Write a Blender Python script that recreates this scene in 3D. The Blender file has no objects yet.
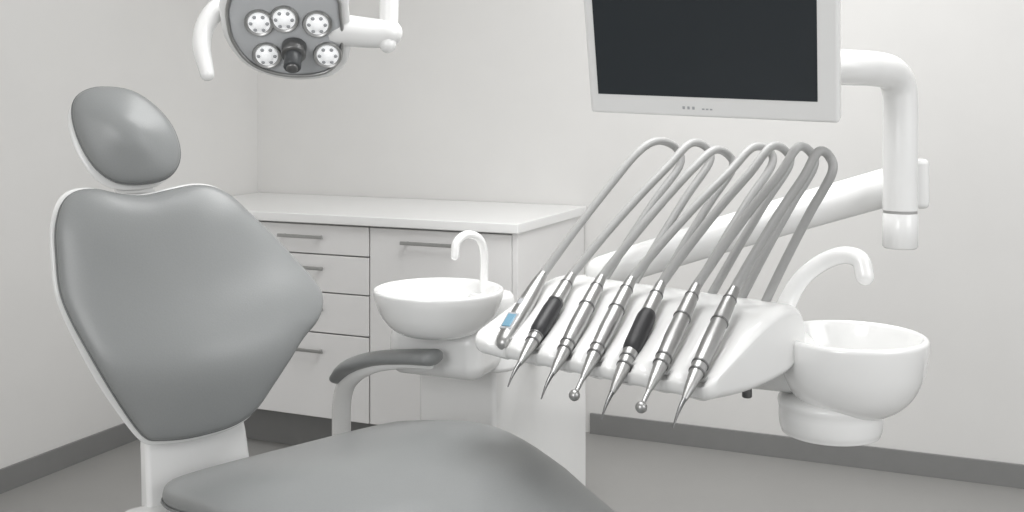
import bpy, bmesh, math
from mathutils import Vector, Matrix

S = bpy.context.scene
COL = S.collection
S.view_settings.view_transform = 'Standard'

# ------------------------------------------------------------------ materials
def lin(c):
    return tuple(((v/255)/12.92 if v/255 <= .04045 else (((v/255)+.055)/1.055)**2.4) for v in c)

def mat(name, rgb, rough=.5, metal=0., noise=.0, nscale=40., bump=0., coat=0., spec=.5, emit=0.):
    m = bpy.data.materials.new(name); m.use_nodes = True
    nt = m.node_tree; b = nt.nodes['Principled BSDF']
    c = lin(rgb)
    b.inputs['Base Color'].default_value = (*c, 1)
    b.inputs['Roughness'].default_value = rough
    b.inputs['Metallic'].default_value = metal
    b.inputs['Coat Weight'].default_value = coat
    b.inputs['Coat Roughness'].default_value = .08
    b.inputs['Specular IOR Level'].default_value = spec
    if emit:
        b.inputs['Emission Color'].default_value = (*c, 1)
        b.inputs['Emission Strength'].default_value = emit
    tc = nt.nodes.new('ShaderNodeTexCoord')
    nz = nt.nodes.new('ShaderNodeTexNoise'); nz.inputs['Scale'].default_value = nscale
    nz.inputs['Detail'].default_value = 4
    nt.links.new(tc.outputs['Object'], nz.inputs['Vector'])
    if noise:
        r = nt.nodes.new('ShaderNodeValToRGB')
        r.color_ramp.elements[0].position = .3; r.color_ramp.elements[1].position = .7
        r.color_ramp.elements[0].color = (*[x*(1-noise) for x in c], 1)
        r.color_ramp.elements[1].color = (*[min(1, x*(1+noise)) for x in c], 1)
        nt.links.new(nz.outputs['Fac'], r.inputs['Fac'])
        nt.links.new(r.outputs['Color'], b.inputs['Base Color'])
    if bump:
        bp = nt.nodes.new('ShaderNodeBump'); bp.inputs['Strength'].default_value = bump
        bp.inputs['Distance'].default_value = .002
        nt.links.new(nz.outputs['Fac'], bp.inputs['Height'])
        nt.links.new(bp.outputs['Normal'], b.inputs['Normal'])
    return m

M_wall   = mat('wall_paint', (216, 215, 213), .9, noise=.01, nscale=6, bump=.05)
M_ceil   = mat('ceiling_paint', (240, 240, 239), .9, noise=.01, nscale=6)
M_floor  = mat('vinyl_floor', (150, 149, 147), .42, noise=.03, nscale=3, bump=.02)
M_base   = mat('baseboard_grey', (126, 126, 125), .5, noise=.02, nscale=20)
M_leather= mat('grey_upholstery', (139, 141, 141), .34, noise=.02, nscale=300, bump=.10)
M_piping = mat('seam_piping', (122, 124, 124), .45, noise=.02, nscale=300)
M_white  = mat('white_plastic', (238, 238, 237), .25, noise=.005, nscale=10, coat=.3)
M_porc   = mat('white_ceramic', (243, 243, 242), .1, noise=.005, nscale=10, coat=.6)
M_cab    = mat('cabinet_laminate', (226, 225, 224), .4, noise=.006, nscale=8)
M_counter= mat('worktop', (234, 234, 233), .3, noise=.006, nscale=8)
M_gap    = mat('cabinet_carcass', (175, 174, 173), .7, noise=.01)
M_steel  = mat('brushed_steel', (178, 178, 177), .36, metal=1., noise=.03, nscale=60)
M_dsteel = mat('dark_steel', (128, 128, 128), .36, metal=1., noise=.03, nscale=60)
M_hose   = mat('grey_hose', (166, 166, 165), .42, noise=.02, nscale=200, bump=.05)
M_black  = mat('black_rubber', (40, 40, 42), .45, noise=.03, nscale=100, bump=.1)
M_sensor = mat('sensor_grey', (72, 74, 76), .35, noise=.03, nscale=100)
M_screen = mat('screen_glass', (44, 49, 53), .12, noise=.03, nscale=2, spec=.4)
M_lens   = mat('led_lens', (246, 247, 248), .15, noise=.01, emit=.3)
M_refl   = mat('lamp_reflector', (184, 186, 188), .18, noise=.02, nscale=12, coat=.5)
M_blue   = mat('display_blue', (118, 158, 180), .2, noise=.05, nscale=300)
M_icon   = mat('mark_grey', (170, 172, 175), .4, noise=.01)

# ------------------------------------------------------------------ helpers
def empty(name, loc=(0, 0, 0)):
    e = bpy.data.objects.new(name, None); COL.objects.link(e)
    e.empty_display_size = .1
    return e

def finish(name, bm, m, parent=None, ang=35, bevel=0, bseg=3):
    me = bpy.data.meshes.new(name)
    bmesh.ops.recalc_face_normals(bm, faces=bm.faces[:])
    bm.to_mesh(me); bm.free()
    for p in me.polygons: p.use_smooth = True
    o = bpy.data.objects.new(name, me); COL.objects.link(o)
    me.materials.append(m)
    if bevel:
        bv = o.modifiers.new('bevel', 'BEVEL'); bv.width = bevel; bv.segments = bseg
        bv.limit_method = 'ANGLE'; bv.angle_limit = math.radians(30)
        wn = o.modifiers.new('wn', 'WEIGHTED_NORMAL')
    else:
        me.set_sharp_from_angle(angle=math.radians(ang))
    if parent: o.parent = parent
    return o

def box(name, c, size, m, parent=None, rotz=0., bevel=.003, bseg=3, tilt=None):
    bm = bmesh.new(); bmesh.ops.create_cube(bm, size=1)
    R = Matrix.Rotation(rotz, 4, 'Z')
    if tilt: R = tilt
    bmesh.ops.transform(bm, matrix=Matrix.Translation(c) @ R @ Matrix.Diagonal((*size, 1)), verts=bm.verts)
    return finish(name, bm, m, parent, bevel=bevel, bseg=bseg)

def crom(pts, n=8, closed=False):
    P = [Vector(p) for p in pts]; out = []
    k = len(P)
    rng = range(k) if closed else range(k-1)
    for i in rng:
        if closed:
            a, b, c, d = P[(i-1) % k], P[i], P[(i+1) % k], P[(i+2) % k]
        else:
            b, c = P[i], P[i+1]
            a = P[i-1] if i > 0 else b*2-c
            d = P[i+2] if i+2 < k else c*2-b
        for j in range(n):
            t = j/n
            out.append(.5*((2*b)+(c-a)*t+(2*a-5*b+4*c-d)*t*t+(3*b-a-3*c+d)*t**3))
    if not closed: out.append(P[-1])
    return out

def tube(name, pts, r, m, parent=None, n=8, seg=20, flat=None, smooth=True, round_ends=True, closed=False):
    if not isinstance(r, (list, tuple)): r = [r]*len(pts)
    if smooth:
        Q = crom([(*p, 0) if len(p) == 2 else p for p in pts], n)
        R = []
        for i in range(len(pts)-1):
            for j in range(n):
                t = j/n; R.append(r[i]*(1-t)+r[i+1]*t)
        R.append(r[-1])
    else:
        Q = [Vector(p) for p in pts]; R = list(r)
    if round_ends:
        t0 = (Q[0]-Q[1]).normalized(); t1 = (Q[-1]-Q[-2]).normalized()
        pre = [(Q[0]+t0*R[0]*math.sin(a), R[0]*math.cos(a)) for a in (1.5, 1.2, .8, .4)]
        post = [(Q[-1]+t1*R[-1]*math.sin(a), R[-1]*math.cos(a)) for a in (.4, .8, 1.2, 1.5)]
        Q = [p[0] for p in pre]+Q+[p[0] for p in post]
        R = [p[1] for p in pre]+R+[p[1] for p in post]
    bm = bmesh.new(); rings = []
    nrm = None
    for i, q in enumerate(Q):
        T = (Q[min(i+1, len(Q)-1)]-Q[max(i-1, 0)]).normalized()
        if flat:
            side = T.cross(Vector((0, 0, 1))).normalized(); up = side.cross(T).normalized()
        else:
            if nrm is None:
                nrm = T.orthogonal().normalized()
            nrm = (nrm-T*nrm.dot(T)).normalized()
            side = nrm; up = T.cross(nrm)
        f = flat or 1
        rings.append([bm.verts.new(q+side*math.cos(2*math.pi*k/seg)*R[i]*f+up*math.sin(2*math.pi*k/seg)*R[i]) for k in range(seg)])
    for a, b in zip(rings, rings[1:]):
        for k in range(seg):
            bm.faces.new((a[k], a[(k+1) % seg], b[(k+1) % seg], b[k]))
    bm.faces.new(rings[0]); bm.faces.new(rings[-1])
    return finish(name, bm, m, parent, ang=50)

def revolve(name, prof, c, m, parent=None, seg=64, axis=None, sub=4, ang=60):
    Q = crom([(a, b, 0) for a, b in prof], sub) if sub > 1 else [Vector((a, b, 0)) for a, b in prof]
    bm = bmesh.new(); rings = []
    Rm = Matrix.Identity(3)
    if axis: Rm = Vector((0, 0, 1)).rotation_difference(Vector(axis)).to_matrix()
    for q in Q:
        rr = max(q.x, 1e-5)
        rings.append([bm.verts.new(Vector(c)+Rm @ Vector((rr*math.cos(2*math.pi*k/seg), rr*math.sin(2*math.pi*k/seg), q.y))) for k in range(seg)])
    for a, b in zip(rings, rings[1:]):
        for k in range(seg):
            bm.faces.new((a[k], a[(k+1) % seg], b[(k+1) % seg], b[k]))
    bm.faces.new(rings[0]); bm.faces.new(rings[-1])
    bmesh.ops.remove_doubles(bm, verts=bm.verts, dist=2e-5)
    return finish(name, bm, m, parent, ang=ang)

def cyl(name, p0, p1, r, m, parent=None, seg=32, bev=.002):
    p0, p1 = Vector(p0), Vector(p1); L = (p1-p0).length
    return revolve(name, [(0, 0), (r-bev, 0), (r, bev), (r, L-bev), (r-bev, L), (0, L)], p0, m, parent, seg, axis=(p1-p0).normalized(), sub=1, ang=50)

def frame(a, b):
    n = Vector((-a, 1, -b)).normalized()
    U = Vector((1, a, 0)).normalized()
    V = U.cross(n)
    if V.z < 0: V = -V
    return U, V, -n

def cushion(name, outline, c, F, front, back, m, parent=None, e=3.2, sculpt=None, scale=1., dn=0., rings=16, dome=.25):
    U, V, N = F; c = Vector(c)
    O = crom([(x, y, 0) for x, y in outline], 6, closed=True)
    K = len(O)
    # inner rings relax towards a smoothed outline so notches do not crease the face
    Sm = [q.copy() for q in O]
    for _ in range(260):
        Sm = [(Sm[i-1]+Sm[i]*2+Sm[(i+1) % K])/4 for i in range(K)]
    bm = bmesh.new(); loops = []
    def ring(r, h):
        L = []
        w = r**5
        for q0, q1 in zip(Sm, O):
            q = q0.lerp(q1, w)
            s, t = q.x*r*scale, q.y*r*scale
            hh = h+dn+(sculpt(s, t) if sculpt else 0)
            L.append(bm.verts.new(c+U*s+V*t+N*hh))
        return L
    for i in range(1, rings+1):
        th = math.pi/2*i/rings
        r = math.sin(th)**(2/e); h = max(0, math.cos(th))**(2/e)
        loops.append(ring(r, front*h*(1-dome*r*r)))
    for i in range(rings-1, 0, -1):
        th = math.pi/2*i/rings
        r = math.sin(th)**(2/e); h = math.cos(th)**(2/e)
        loops.append(ring(r, -back*h*(1-dome*r*r)))
    k = len(O)
    for a, b in zip(loops, loops[1:]):
        for j in range(k):
            bm.faces.new((a[j], a[(j+1) % k], b[(j+1) % k], b[j]))
    for L, h in ((loops[0], front), (loops[-1], -back)):
        v = bm.verts.new(c+N*(h+dn+(sculpt(0, 0) if sculpt else 0)))
        for j in range(k): bm.faces.new((L[j], L[(j+1) % k], v))
    return finish(name, bm, m, parent, ang=70)

def piping(name, outline, c, F, m, parent, r=.004, scale=1., dn=0., sculpt=None):
    U, V, N = F; c = Vector(c)
    O = crom([(x, y, 0) for x, y in outline], 4, closed=True)
    pts = [c+U*q.x*scale+V*q.y*scale+N*(dn+(sculpt(q.x*scale, q.y*scale) if sculpt else 0)) for q in O]
    pts.append(pts[0]); 
    return tube(name, pts, r, m, parent, n=1, seg=8, round_ends=False)

# ------------------------------------------------------------------ room
C = Vector((-1.155, 5.0, 0)); D = Vector((.917, -.398, 0)).normalized(); Nn = Vector((-.398, -.917, 0)).normalized()
RZ = math.atan2(D.y, D.x)
def rm(s, n, z): return C+D*s+Nn*n+Vector((0, 0, z))
H = 2.8
def slab(name, s0, s1, n0, n1, z0, z1, m, bevel=0.001, parent=None):
    return box(name, rm((s0+s1)/2, (n0+n1)/2, (z0+z1)/2), (abs(s1-s0), abs(n1-n0), z1-z0), m, parent, RZ, bevel, 2)
slab('floor', -.1, 6, -.1, 7, -.1, 0, M_floor)
slab('ceiling', -.1, 6, -.1, 7, H, H+.1, M_ceil)
slab('wall_back', -.1, 6, -.1, 0, 0, H, M_wall)
slab('wall_left', -.1, 0, 0, 7, 0, H, M_wall)
slab('baseboard_back', 1.6, 6, 0, .012, 0, .08, M_base)
slab('baseboard_left', 0, .012, .71, 7, 0, .08, M_base)

# ------------------------------------------------------------------ cabinet
cab = empty('storage_cabinet')
W = 1.575
slab('carcass', .014, W-.02, .01, .66, .14, .865, M_gap, parent=cab)
slab('side_panel', W-.02, W, .01, .68, 0.0, .865, M_cab, parent=cab)
slab('toe_kick', .02, W-.02, .05, .60, 0, .14, M_base, parent=cab)
slab('worktop', .005, W+.01, .005, .70, .865, .90, M_counter, .004, parent=cab)
def handle(s0, s1, z):
    slab('handle', s0, s1, .700, .706, z-.006, z+.006, M_steel, .002, cab)
    for q in (s0+.02, s1-.02): slab('handle_post', q-.004, q+.004, .678, .702, z-.004, z+.004, M_steel, .001, cab)
g = .002
rows = [(.75, .860, .815), (.61, .749, .70), (.46, .609, .55), (.145, .459, .395)]
for s0, s1 in ((.014, .42), (.424, .99)):
    for z0, z1, hz in rows:
        slab('drawer_front', s0+g, s1-g, .661, .68, z0+g, z1-g, M_cab, .002, cab)
        handle((s0+s1)/2-.1, (s0+s1)/2+.1, hz)
slab('cabinet_door', .992+g, W-.022, .661, .68, .148, .858, M_cab, .002, cab)
handle(1.13, 1.36, .812)

# ------------------------------------------------------------------ washbasin unit (left)
wb = empty('washbasin_unit')
cor = Vector((-.045, 2.9, 0))
cc = cor-D*.114-Nn*.36
box('column', (cc.x, cc.y, .305), (.228, .72, .61), M_white, wb, RZ, .012, 4)
box('shoulder', (-.15, 2.875, .685), (.265, .27, .13), M_white, wb, RZ, .04, 8)
revolve('basin', [(0, .73), (.07, .731), (.112, .745), (.143, .778), (.159, .814), (.164, .836), (.163, .845), (.157, .847), (.151, .840), (.138, .808), (.10, .778), (.05, .768), (0, .766)], (-.185, 2.77, 0), M_porc, wb)
cyl('basin_drain', (-.185, 2.77, .765), (-.185, 2.77, .772), .018, M_steel, wb)
revolve('tap_deck', [(0, .62), (.07, .62), (.072, .66), (.062, .79), (.056, .81), (.046, .816), (0, .816)], (-.055, 2.89, 0), M_white, wb)
tube('tap_spout', [(-.073, 2.87, .80), (-.073, 2.87, .86), (-.073, 2.865, .92), (-.085, 2.85, .96), (-.115, 2.82, .975), (-.140, 2.79, .96), (-.145, 2.785, .925)], .0108, M_porc, wb)

# ------------------------------------------------------------------ dental chair
ch = empty('dental_chair')
Fb = frame(.58, .3)
back = [(-258,249),(-231,275),(-189,280),(-140,268),(-85,262),(-28,272),(29,281),(74,274),(112,251),(150,211),(202,155),(255,88),(294,32),(302,-8),(283,-50),(243,-88),(207,-133),(168,-184),(137,-224),(106,-248),(60,-263),(-17,-271),(-80,-267),(-108,-258),(-139,-218),(-186,-139),(-223,-62),(-254,14),(-268,68),(-272,132),(-272,196)]
back = [(x/1000, y/1000) for x, y in back]
cB = (-.717, 2.45, .852)
def sc_back(s, t):
    bol = .022/(1+math.exp(-(abs(s)-.17)/.035))*math.exp(-((t-.03)/.2)**2)
    lum = .028*math.exp(-((t+.13)/.10)**2)-.016*math.exp(-((t-.09)/.10)**2)
    return .04*s*s+lum+bol
sh = lambda s, t: .10*s*s
cushion('backrest', back, cB, Fb, .075, .03, M_leather, ch, e=2.35, sculpt=sc_back, dome=.35, rings=26)
cushion('backrest_shell', back, cB, Fb, .02, .06, M_white, ch, e=2.6, sculpt=sh, scale=1.035, dn=-.03)
piping('backrest_piping', back, cB, Fb, M_piping, ch, .003, 1.0, -.008, sc_back)
Fh = frame(.45, .3)
head = [(-119,75),(-98,103),(-56,115),(9,106),(63,68),(99,20),(115,-33),(109,-75),(80,-105),(25,-115),(-28,-109),(-69,-79),(-100,-28),(-118,29)]
head = [(x/1000*.97, y/1000*.98) for x, y in head]
cH = (-.872, 2.5, 1.241)
cushion('headrest', head, cH, Fh, .05, .03, M_leather, ch, e=2.3, dome=.2)
piping('headrest_piping', head, cH, Fh, M_piping, ch, .003, 1.0, -.006)
cushion('headrest_shell', head, Vector(cH)+Vector((-.010, 0, -.010)), Fh, .015, .045, M_white, ch, e=2.4, scale=1.0, dn=-.03)
box('headrest_stem', (-.868, 2.535, 1.10), (.055, .016, .20), M_steel, ch, math.atan(.45), .005, 3)
box('headrest_collar', (-.868, 2.53, 1.115), (.085, .03, .022), M_white, ch, math.atan(.45), .006, 3)
Us = Vector((.788, .616, 0)); ns = Vector((.616, -.788, 0)); O0 = Vector((-.80, 2.38, 0))
bm = bmesh.new()
def plate(pc, w, z, dep):
    p = Vector((pc[0], pc[1], z))
    return [bm.verts.new(p+Us*a*w+ns*b*dep) for a, b in ((-.5, -.5), (.5, -.5), (.5, .5), (-.5, .5))]
sec = [plate((-.73, 2.50), .21, .66, .04), plate((-.72, 2.49), .235, .56, .045), plate((-.71, 2.485), .245, .46, .05), plate((-.70, 2.47), .25, .36, .06), plate((-.68, 2.46), .25, .28, .08)]
for a, b in zip(sec, sec[1:]):
    for k in range(4): bm.faces.new((a[k], a[(k+1) % 4], b[(k+1) % 4], b[k]))
bm.faces.new(sec[0]); bm.faces.new(sec[-1])
finish('back_bracket', bm, M_white, ch, bevel=.012, bseg=4)
sw, sl = .69, 1.25
seat = [(-sw/2+.03, -.02), (-sw/2+.09, -.05), (0, -.06), (sw/2-.09, -.05), (sw/2-.03, -.01), (sw/2, .08), (sw/2, .3), (sw/2-.01, .6), (sw/2-.03, .9), (sw/2-.06, sl-.15), (sw/2-.12, sl-.03), (0, sl), (-sw/2+.12, sl-.03), (-sw/2+.06, sl-.15), (-sw/2+.03, .9), (-sw/2+.01, .6), (-sw/2, .3), (-sw/2, .08)]
seat = [(x, y-.6) for x, y in seat]
oc = O0+Us*(sw/2)+ns*(.6+.07)
def sc_seat(s, t):
    q = t+.6
    return .055*math.exp(-((q-.34)/.26)**2)-.12*max(0, q-.55)+.012*(s/.33)-.012*math.exp(-(s/.15)**2)*math.exp(-((q-.25)/.2)**2)
Fs = (Us, ns, Vector((0, 0, 1)))
cushion('seat', seat, (oc.x, oc.y, .485), Fs, .066, .058, M_leather, ch, e=3.2, sculpt=sc_seat, dome=.2, rings=18)
piping('seat_piping', seat, (oc.x, oc.y, .485), Fs, M_piping, ch, .003, 1.001, -.012, sc_seat)
cushion('seat_shell', seat, (oc.x, oc.y, .43), Fs, .03, .05, M_white, ch, e=3, sculpt=sc_seat, scale=.96)
pc = O0+Us*.31+ns*.45
box('lift_arm', (pc.x, pc.y, .25), (.3, .6, .22), M_white, ch, math.atan2(Us.y, Us.x), .05, 6)
box('pivot_housing', (-.69, 2.43, .36), (.34, .16, .15), M_white, ch, math.atan2(Us.y, Us.x), .04, 6)
box('floor_base', (pc.x, pc.y, .07), (.5, .9, .14), M_white, ch, math.atan2(Us.y, Us.x), .05, 6)
tube('armrest_pad', [(-.445, 2.86, .600), (-.41, 2.82, .640), (-.346, 2.78, .667), (-.265, 2.72, .685), (-.195, 2.675, .694)], [.017, .019, .018, .018, .020], M_leather, ch, flat=2.0)
tube('armrest_support', [(-.20, 2.685, .672), (-.27, 2.73, .665), (-.345, 2.785, .646), (-.40, 2.825, .615), (-.435, 2.86, .57), (-.445, 2.87, .50), (-.44, 2.87, .38), (-.40, 2.80, .34)], [.010, .012, .016, .02, .024, .025, .025, .025], M_white, ch)

# ------------------------------------------------------------------ operating lamp
lp = empty('dental_operating_lamp')
Fl = frame(.1, -.6)
U, V, N = Fl
cL = Vector((-.475, 2.3, 1.466))
lo = [(-94,109),(-123,68),(-126,27),(-118,-24),(-87,-76),(-37,-105),(26,-115),(90,-105),(123,-71),(132,-22),(130,48),(117,94),(17,119)]
lo = [(x/1000, y/1000) for x, y in lo]
cushion('lamp_housing', lo, cL, Fl, .014, .07, M_white, lp, e=2.8, scale=1.03, dome=.2)
cushion('lamp_reflector', lo, cL, Fl, .0165, .01, M_refl, lp, e=5, scale=.90, dome=.0)
piping('lamp_rim', lo, cL, Fl, M_steel, lp, .004, .90, .011)
for x, y in ((-49, 26), (2, 35), (69, 24), (-38, -50), (88, -49)):
    p = cL+U*x/1000+V*y/1000+N*.0145
    revolve('led_cup', [(0, 0), (.030, 0), (.031, .005), (.029, .008), (.026, .007), (.022, .003), (0, .003)], p, M_steel, lp, 32, axis=N, sub=1)
    revolve('led_lens', [(0, .003), (.0235, .003), (.022, .008), (.013, .009), (.011, .012), (0, .013)], p, M_lens, lp, 32, axis=N, sub=1)
    for k in range(6):
        a = k*math.pi/3
        q = p+U*math.cos(a)*.0165+V*math.sin(a)*.0165+N*.0082
        revolve('led_facet', [(0, 0), (.0045, 0), (.003, .002), (0, .0026)], q, M_icon, lp, 12, axis=N, sub=1)
p = cL+U*.019+V*-.030+N*.012
kd = (N*1+V*-.3).normalized()
cyl('sensor_base', p, p+kd*.03, .026, M_dsteel, lp)
cyl('sensor_barrel', p, p+kd*.065, .018, M_sensor, lp)
cyl('sensor_tip', p, p+kd*.07, .012, M_dsteel, lp)
tube('handle_left', [(-.575, 2.33, 1.515), (-.612, 2.30, 1.512), (-.632, 2.27, 1.475), (-.632, 2.24, 1.43), (-.612, 2.21, 1.372)], [.020, .022, .021, .019, .014], M_white, lp)
tube('handle_boss', [(-.38, 2.33, 1.47), (-.30, 2.33, 1.462), (-.262, 2.33, 1.462)], [.035, .032, .03], M_white, lp)
tube('handle_right', [(-.262, 2.32, 1.437), (-.262, 2.33, 1.47), (-.262, 2.34, 1.55), (-.275, 2.36, 1.62), (-.33, 2.40, 1.66), (-.42, 2.42, 1.66)], [.018, .02, .02, .022, .024, .026], M_white, lp)
tube('lamp_arm', [(-.40, 2.42, 1.62), (-.42, 2.44, 1.70), (-.46, 2.46, 1.85), (-.35, 2.6, 2.1), (-.1, 2.9, 2.25), (0, 3.0, 2.32), (0, 3.0, 2.5), (0, 3.0, 2.79)], [.03, .03, .028, .028, .03, .035, .035, .035], M_white, lp)
tube('lamp_arm_yoke', [(-.475, 2.37, 1.52), (-.46, 2.42, 1.60), (-.41, 2.42, 1.67)], .03, M_white, lp)

# ------------------------------------------------------------------ monitor
mo = empty('computer_monitor')
BL = Vector((.165, 2.305, 1.293)); BR = Vector((.625, 2.1, 1.274))
Um = (BR-BL); Wm = Um.length; Um.normalize()
Vm = Vector((-.098, -.3, 1)); Vm = (Vm-Um*Vm.dot(Um)).normalized()
Nm = Um.cross(Vm)
if Nm.y > 0: Nm = -Nm
Hm = .34
def mbox(name, u0, u1, v0, v1, n0, n1, m, bevel, par=mo, bs=3):
    R = Matrix((Um, Vm, Nm)).transposed().to_4x4()
    c = BL+Um*(u0+u1)/2+Vm*(v0+v1)/2+Nm*(n0+n1)/2
    return box(name, c, (u1-u0, v1-v0, n1-n0), m, par, bevel=bevel, bseg=bs, tilt=R)
mbox('frame', 0, Wm, 0, Hm, -.035, 0, M_white, .008)
mbox('screen', .020, Wm-.040, .043, Hm-.02, -.004, .0015, M_screen, .001)
mbox('rear_cover', .05, Wm-.05, .04, Hm-.05, -.06, -.03, M_white, .012)
for i, u in enumerate((.198, .208, .218, .238, .246, .254)):
    mbox('badge', u, u+.005, .017, .023 if i < 3 else .020, -.002, .0008, M_icon, .0003)

# ------------------------------------------------------------------ delivery unit
du = empty('dental_delivery_unit')
A = Vector((-.084, 2.3, 0)); Ut = Vector((.745, -.667, 0)); Bt = Vector((.667, .745, 0))
def tp(s, b, z): return A+Ut*s+Bt*b+Vector((0, 0, z))
Js = [28, 104, 186, 263, 337, 420, 505]; Ts = [70, 179, 263, 335, 403, 484, 556]
Jz = [.925, .925, .928, .932, .930, .936, .940]; Tz = [.816, .780, .772, .774, .759, .780, .776]
prof = crom([(.03, .790, 0), (.002, .797, 0), (-.006, .812, 0), (.002, .828, 0), (.04, .845, 0), (.10, .870, 0), (.17, .899, 0), (.24, .919, 0), (.30, .922, 0), (.34, .907, 0), (.357, .865, 0), (.342, .82, 0), (.28, .790, 0), (.15, .782, 0)], 6, closed=True)
Lt = .582
cb, cz = .19, .855
bm = bmesh.new(); rings = []
ss = []
RE = .028
for i in range(14): ss.append(RE*(1-math.cos(math.pi/2*i/14)))
n0 = 150
ss += [RE+(Lt-2*RE)*i/n0 for i in range(n0+1)]
ss += [Lt-x for x in reversed(ss[:14])]
for s in ss:
    e = min(s, Lt-s); r = RE
    f = 1 if e >= r else (.72+.28*math.sqrt(max(0, 1-((r-e)/r)**2)))
    fb = 1-(1-f)*.45
    L = []
    for q in prof:
        b, z = cb+(q.x-cb)*fb, cz+(q.y-cz)*f
        top = 1 if q.y > .805 or q.x < .01 else 0
        if top and q.x < .24:
            for j in range(7):
                tt = (.187-b)/.267 if j else (.187-b)/.167
                sg = (Js[j]+(Ts[j]-Js[j])*tt)/1000
                k = max(0, min(1, (.24-b)/.14)); k = k*k*(3-2*k)
                z -= .022*k*math.exp(-((s-sg)/.020)**2)*(1 if q.y > .82 else .4)
                b += (.018*math.exp(-((s-sg)/.020)**2) if q.x < .02 else 0)
        L.append(bm.verts.new(tp(s, b, z)))
    rings.append(L)
kk = len(prof)
for a, b in zip(rings, rings[1:]):
    for k in range(kk): bm.faces.new((a[k], a[(k+1) % kk], b[(k+1) % kk], b[k]))
bm.faces.new(rings[0]); bm.faces.new(rings[-1])
finish('instrument_tray', bm, M_white, du, ang=60)

HB = [[(417,1200),(468,1225),(528,1207),(532,1167)],
[(425,1170),(485,1220),(537,1211),(540,1177)],
[(397,1168),(455,1209),(502,1195),(500,1164)],
[(426,1166),(485,1215),(538,1209),(540,1176)],
[(381,1168),(434,1221),(480,1211),(478,1180)],
[(356,1172),(390,1223),(426,1214),(424,1182)],
[(290,1172),(310,1220),(338,1210),(330,1178)]]
dr = [.1, .12, .13, .138]
send = [.108, .189, .255, .343, .385, .455, .510]
for i in range(7):
    J = tp(Js[i]/1000, .187, Jz[i]); T = tp(Ts[i]/1000, -.08 if i else .02, Tz[i])
    ax = (J-T); Lh = ax.length; ax.normalize()
    def at(f): return T+ax*Lh*f
    if i == 0:
        tube('scaler_body', [at(0.03), at(.2), at(.6), at(.9), at(1.1)], [.019, .021, .019, .015, .010], M_steel, du, n=4)
        nrm = (Vector((0, 0, 1))-ax*ax.z).normalized()
        sd = ax.cross(nrm).normalized()
        nrm = (nrm-sd*.15).normalized()
        Rt = Matrix((sd, ax, sd.cross(ax))).transposed().to_4x4()
        pd = at(.25)+nrm*.0185
        box('display_bezel', pd, (.026, .050, .004), M_icon, du, bevel=.0015, tilt=Rt)
        box('display', pd, (.020, .038, .007), M_blue, du, bevel=.002, tilt=Rt)
        box('display_key', at(.55)+nrm*.0175, (.012, .018, .006), M_icon, du, bevel=.002, tilt=Rt)
    else:
        tube('handpiece', [at(0.16), at(.24), at(.34), at(.40), at(.60), at(.80), at(.95), at(1.10)],
             [.0055, .0095, .0125, .014, .0165, .0155, .014, .0098], M_steel, du, n=4)
        for f, rr in ((.36, .0150), (.42, .0160), (.78, .0172), (.98, .0140)):
            cyl('handpiece_ring', at(f), at(f+.015), rr, M_dsteel, du, 24, .0008)
        if i in (1, 4):
            tube('grip_sleeve', [at(.46), at(.50), at(.70), at(.76)] if i == 1 else [at(.50), at(.54), at(.76), at(.80)], [.0168, .0185, .0185, .0168], M_black, du, n=3)
        if i in (3, 5):
            tube('tip_neck', [at(.18), at(.06)], [.005, .004], M_steel, du, n=4)
            bm = bmesh.new(); bmesh.ops.create_uvsphere(bm, u_segments=24, v_segments=16, radius=.0105)
            bmesh.ops.translate(bm, verts=bm.verts, vec=at(.02)); finish('burr_head', bm, M_steel, du)
        else:
            bend = Vector((0, 0, -.006))
            tube('tip', [at(.18), at(.10)+bend*-.3, at(.03), at(-.03)+bend], [.005, .0038, .0025, .0013], M_dsteel, du, n=5)
    s0 = Js[i]/1000
    ap = [tp(s0+dr[k], b/1000, z/1000) for k, (b, z) in enumerate(HB[i])]
    st = at(1.10)
    en = tp(send[i], .30, .905)
    up = Vector((0, 0, .006))
    pts = [at(1.04), st, st.lerp(ap[0], .33)+up, st.lerp(ap[0], .68)+up]+ap+[ap[3].lerp(en, .3)+up, ap[3].lerp(en, .65)+up, en]
    tube('hose', pts, [.0105, .0100]+[.0092]*(len(pts)-2), M_hose, du, n=10, seg=14)

cyl('tray_pivot', (.19, 2.60, .79), (.19, 2.60, .90), .05, M_white, du)
tube('support_arm', [(.88, 2.47, 1.135), (.55, 2.53, 1.03), (.21, 2.58, .915)], [.043, .042, .038], M_white, du, seg=32)
tube('post_upper', [(.50, 2.24, 1.40), (.68, 2.27, 1.388), (.76, 2.32, 1.386), (.815, 2.37, 1.378), (.842, 2.395, 1.35), (.847, 2.40, 1.30), (.847, 2.40, 1.2), (.847, 2.40, 1.08)], .037, M_white, du, seg=32, round_ends=False)
cyl('post_seam', (.847, 2.40, 1.072), (.847, 2.40, 1.084), .0355, M_gap, du, 40, .001)
cyl('post_lower', (.847, 2.40, .997), (.847, 2.40, 1.076), .037, M_white, du, 40, .004)
box('arm_clamp', (.895, 2.455, 1.135), (.05, .08, .11), M_white, du, 0, .012, 4)
mbox('monitor_mount', Wm/2-.06, Wm/2+.1, .09, .19, -.10, -.055, M_white, .01, du)
tube('column_link', [(.19, 2.60, .82), (.16, 2.8, .79), (.10, 3.05, .74), (.08, 3.12, .68), (.08, 3.12, .60)], .035, M_white, du)

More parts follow.
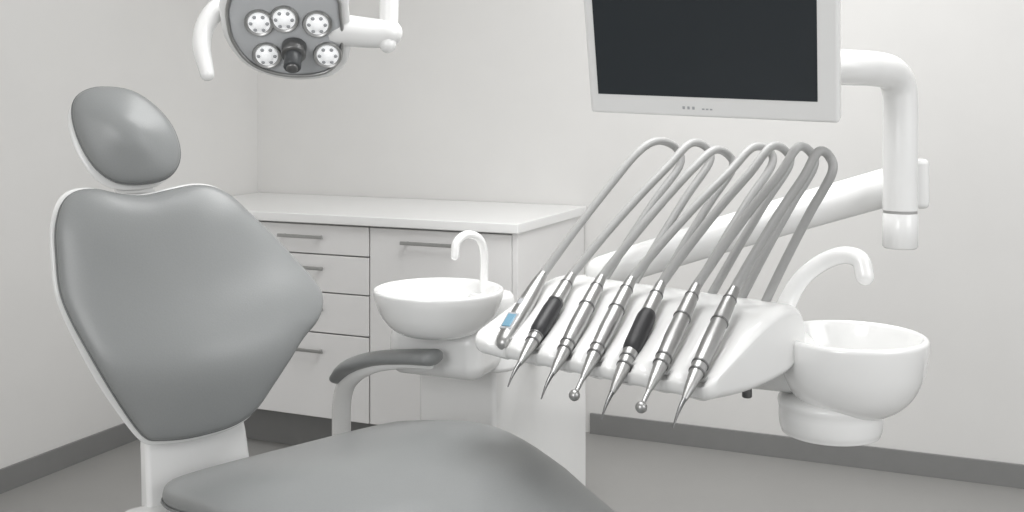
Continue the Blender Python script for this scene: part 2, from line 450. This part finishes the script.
# spittoon
sp = empty('spittoon_bowl')
revolve('bowl', [(0, .694), (.05, .694), (.085, .705), (.116, .732), (.136, .77), (.145, .81), (.148, .838), (.147, .848), (.141, .852), (.135, .848), (.127, .82), (.11, .79), (.07, .772), (.02, .766), (0, .766)], (.678, 2.2, 0), M_porc, sp)
cyl('bowl_drain', (.678, 2.2, .764), (.678, 2.2, .771), .018, M_steel, sp)
revolve('bowl_base', [(0, .652), (.085, .652), (.097, .659), (.101, .675), (.101, .70), (.095, .725), (0, .73)], (.640, 2.21, 0), M_white, sp)
box('bowl_bracket', (.54, 2.27, .785), (.16, .14, .11), M_white, sp, math.radians(-25), .035, 6)
cyl('valve', (.470, 2.20, .725), (.470, 2.20, .77), .010, M_dsteel, sp)
tube('bowl_spout', [(.55, 2.27, .84), (.575, 2.30, .895), (.607, 2.31, .943), (.65, 2.31, .978), (.69, 2.29, .997), (.718, 2.27, .990), (.725, 2.26, .958)], [.022, .020, .018, .018, .018, .019, .019], M_porc, sp)

# ------------------------------------------------------------------ light
w = bpy.data.worlds.new('daylight'); S.world = w; w.use_nodes = True
bg = w.node_tree.nodes['Background']; bg.inputs[0].default_value = (.985, .995, 1, 1); bg.inputs[1].default_value = .66
def area(name, loc, target, size, power, color=(1, 1, 1)):
    l = bpy.data.lights.new(name, 'AREA'); l.shape = 'RECTANGLE'; l.size, l.size_y = size; l.energy = power; l.color = color
    o = bpy.data.objects.new(name, l); COL.objects.link(o); o.location = loc
    o.rotation_euler = (Vector(target)-Vector(loc)).to_track_quat('-Z', 'Y').to_euler()
area('overhead_fill_light', (.4, 2.5, 2.75), (.4, 2.5, 0), (1.3, 1.3), 52)  # unseen overhead area light added to light the room, no fixture modelled
area('right_fill_light', (2.6, .3, 2.1), (-.3, 3, .8), (1.6, 1.6), 24)  # soft fill added from the open right side, no window there
area('front_fill_light', (-1.6, -1.0, 1.9), (.3, 2.6, 1.0), (1.4, 1.4), 34)  # out-of-view fill added behind the camera to brighten the monitor frame

cam = bpy.data.cameras.new('camera'); co = bpy.data.objects.new('camera', cam); COL.objects.link(co)
co.location = (0, 0, 1.32); co.rotation_euler = (math.pi/2, 0, 0)
cam.sensor_width = 36; cam.lens = 36*1100/1024; cam.shift_y = -156/1024
S.camera = co
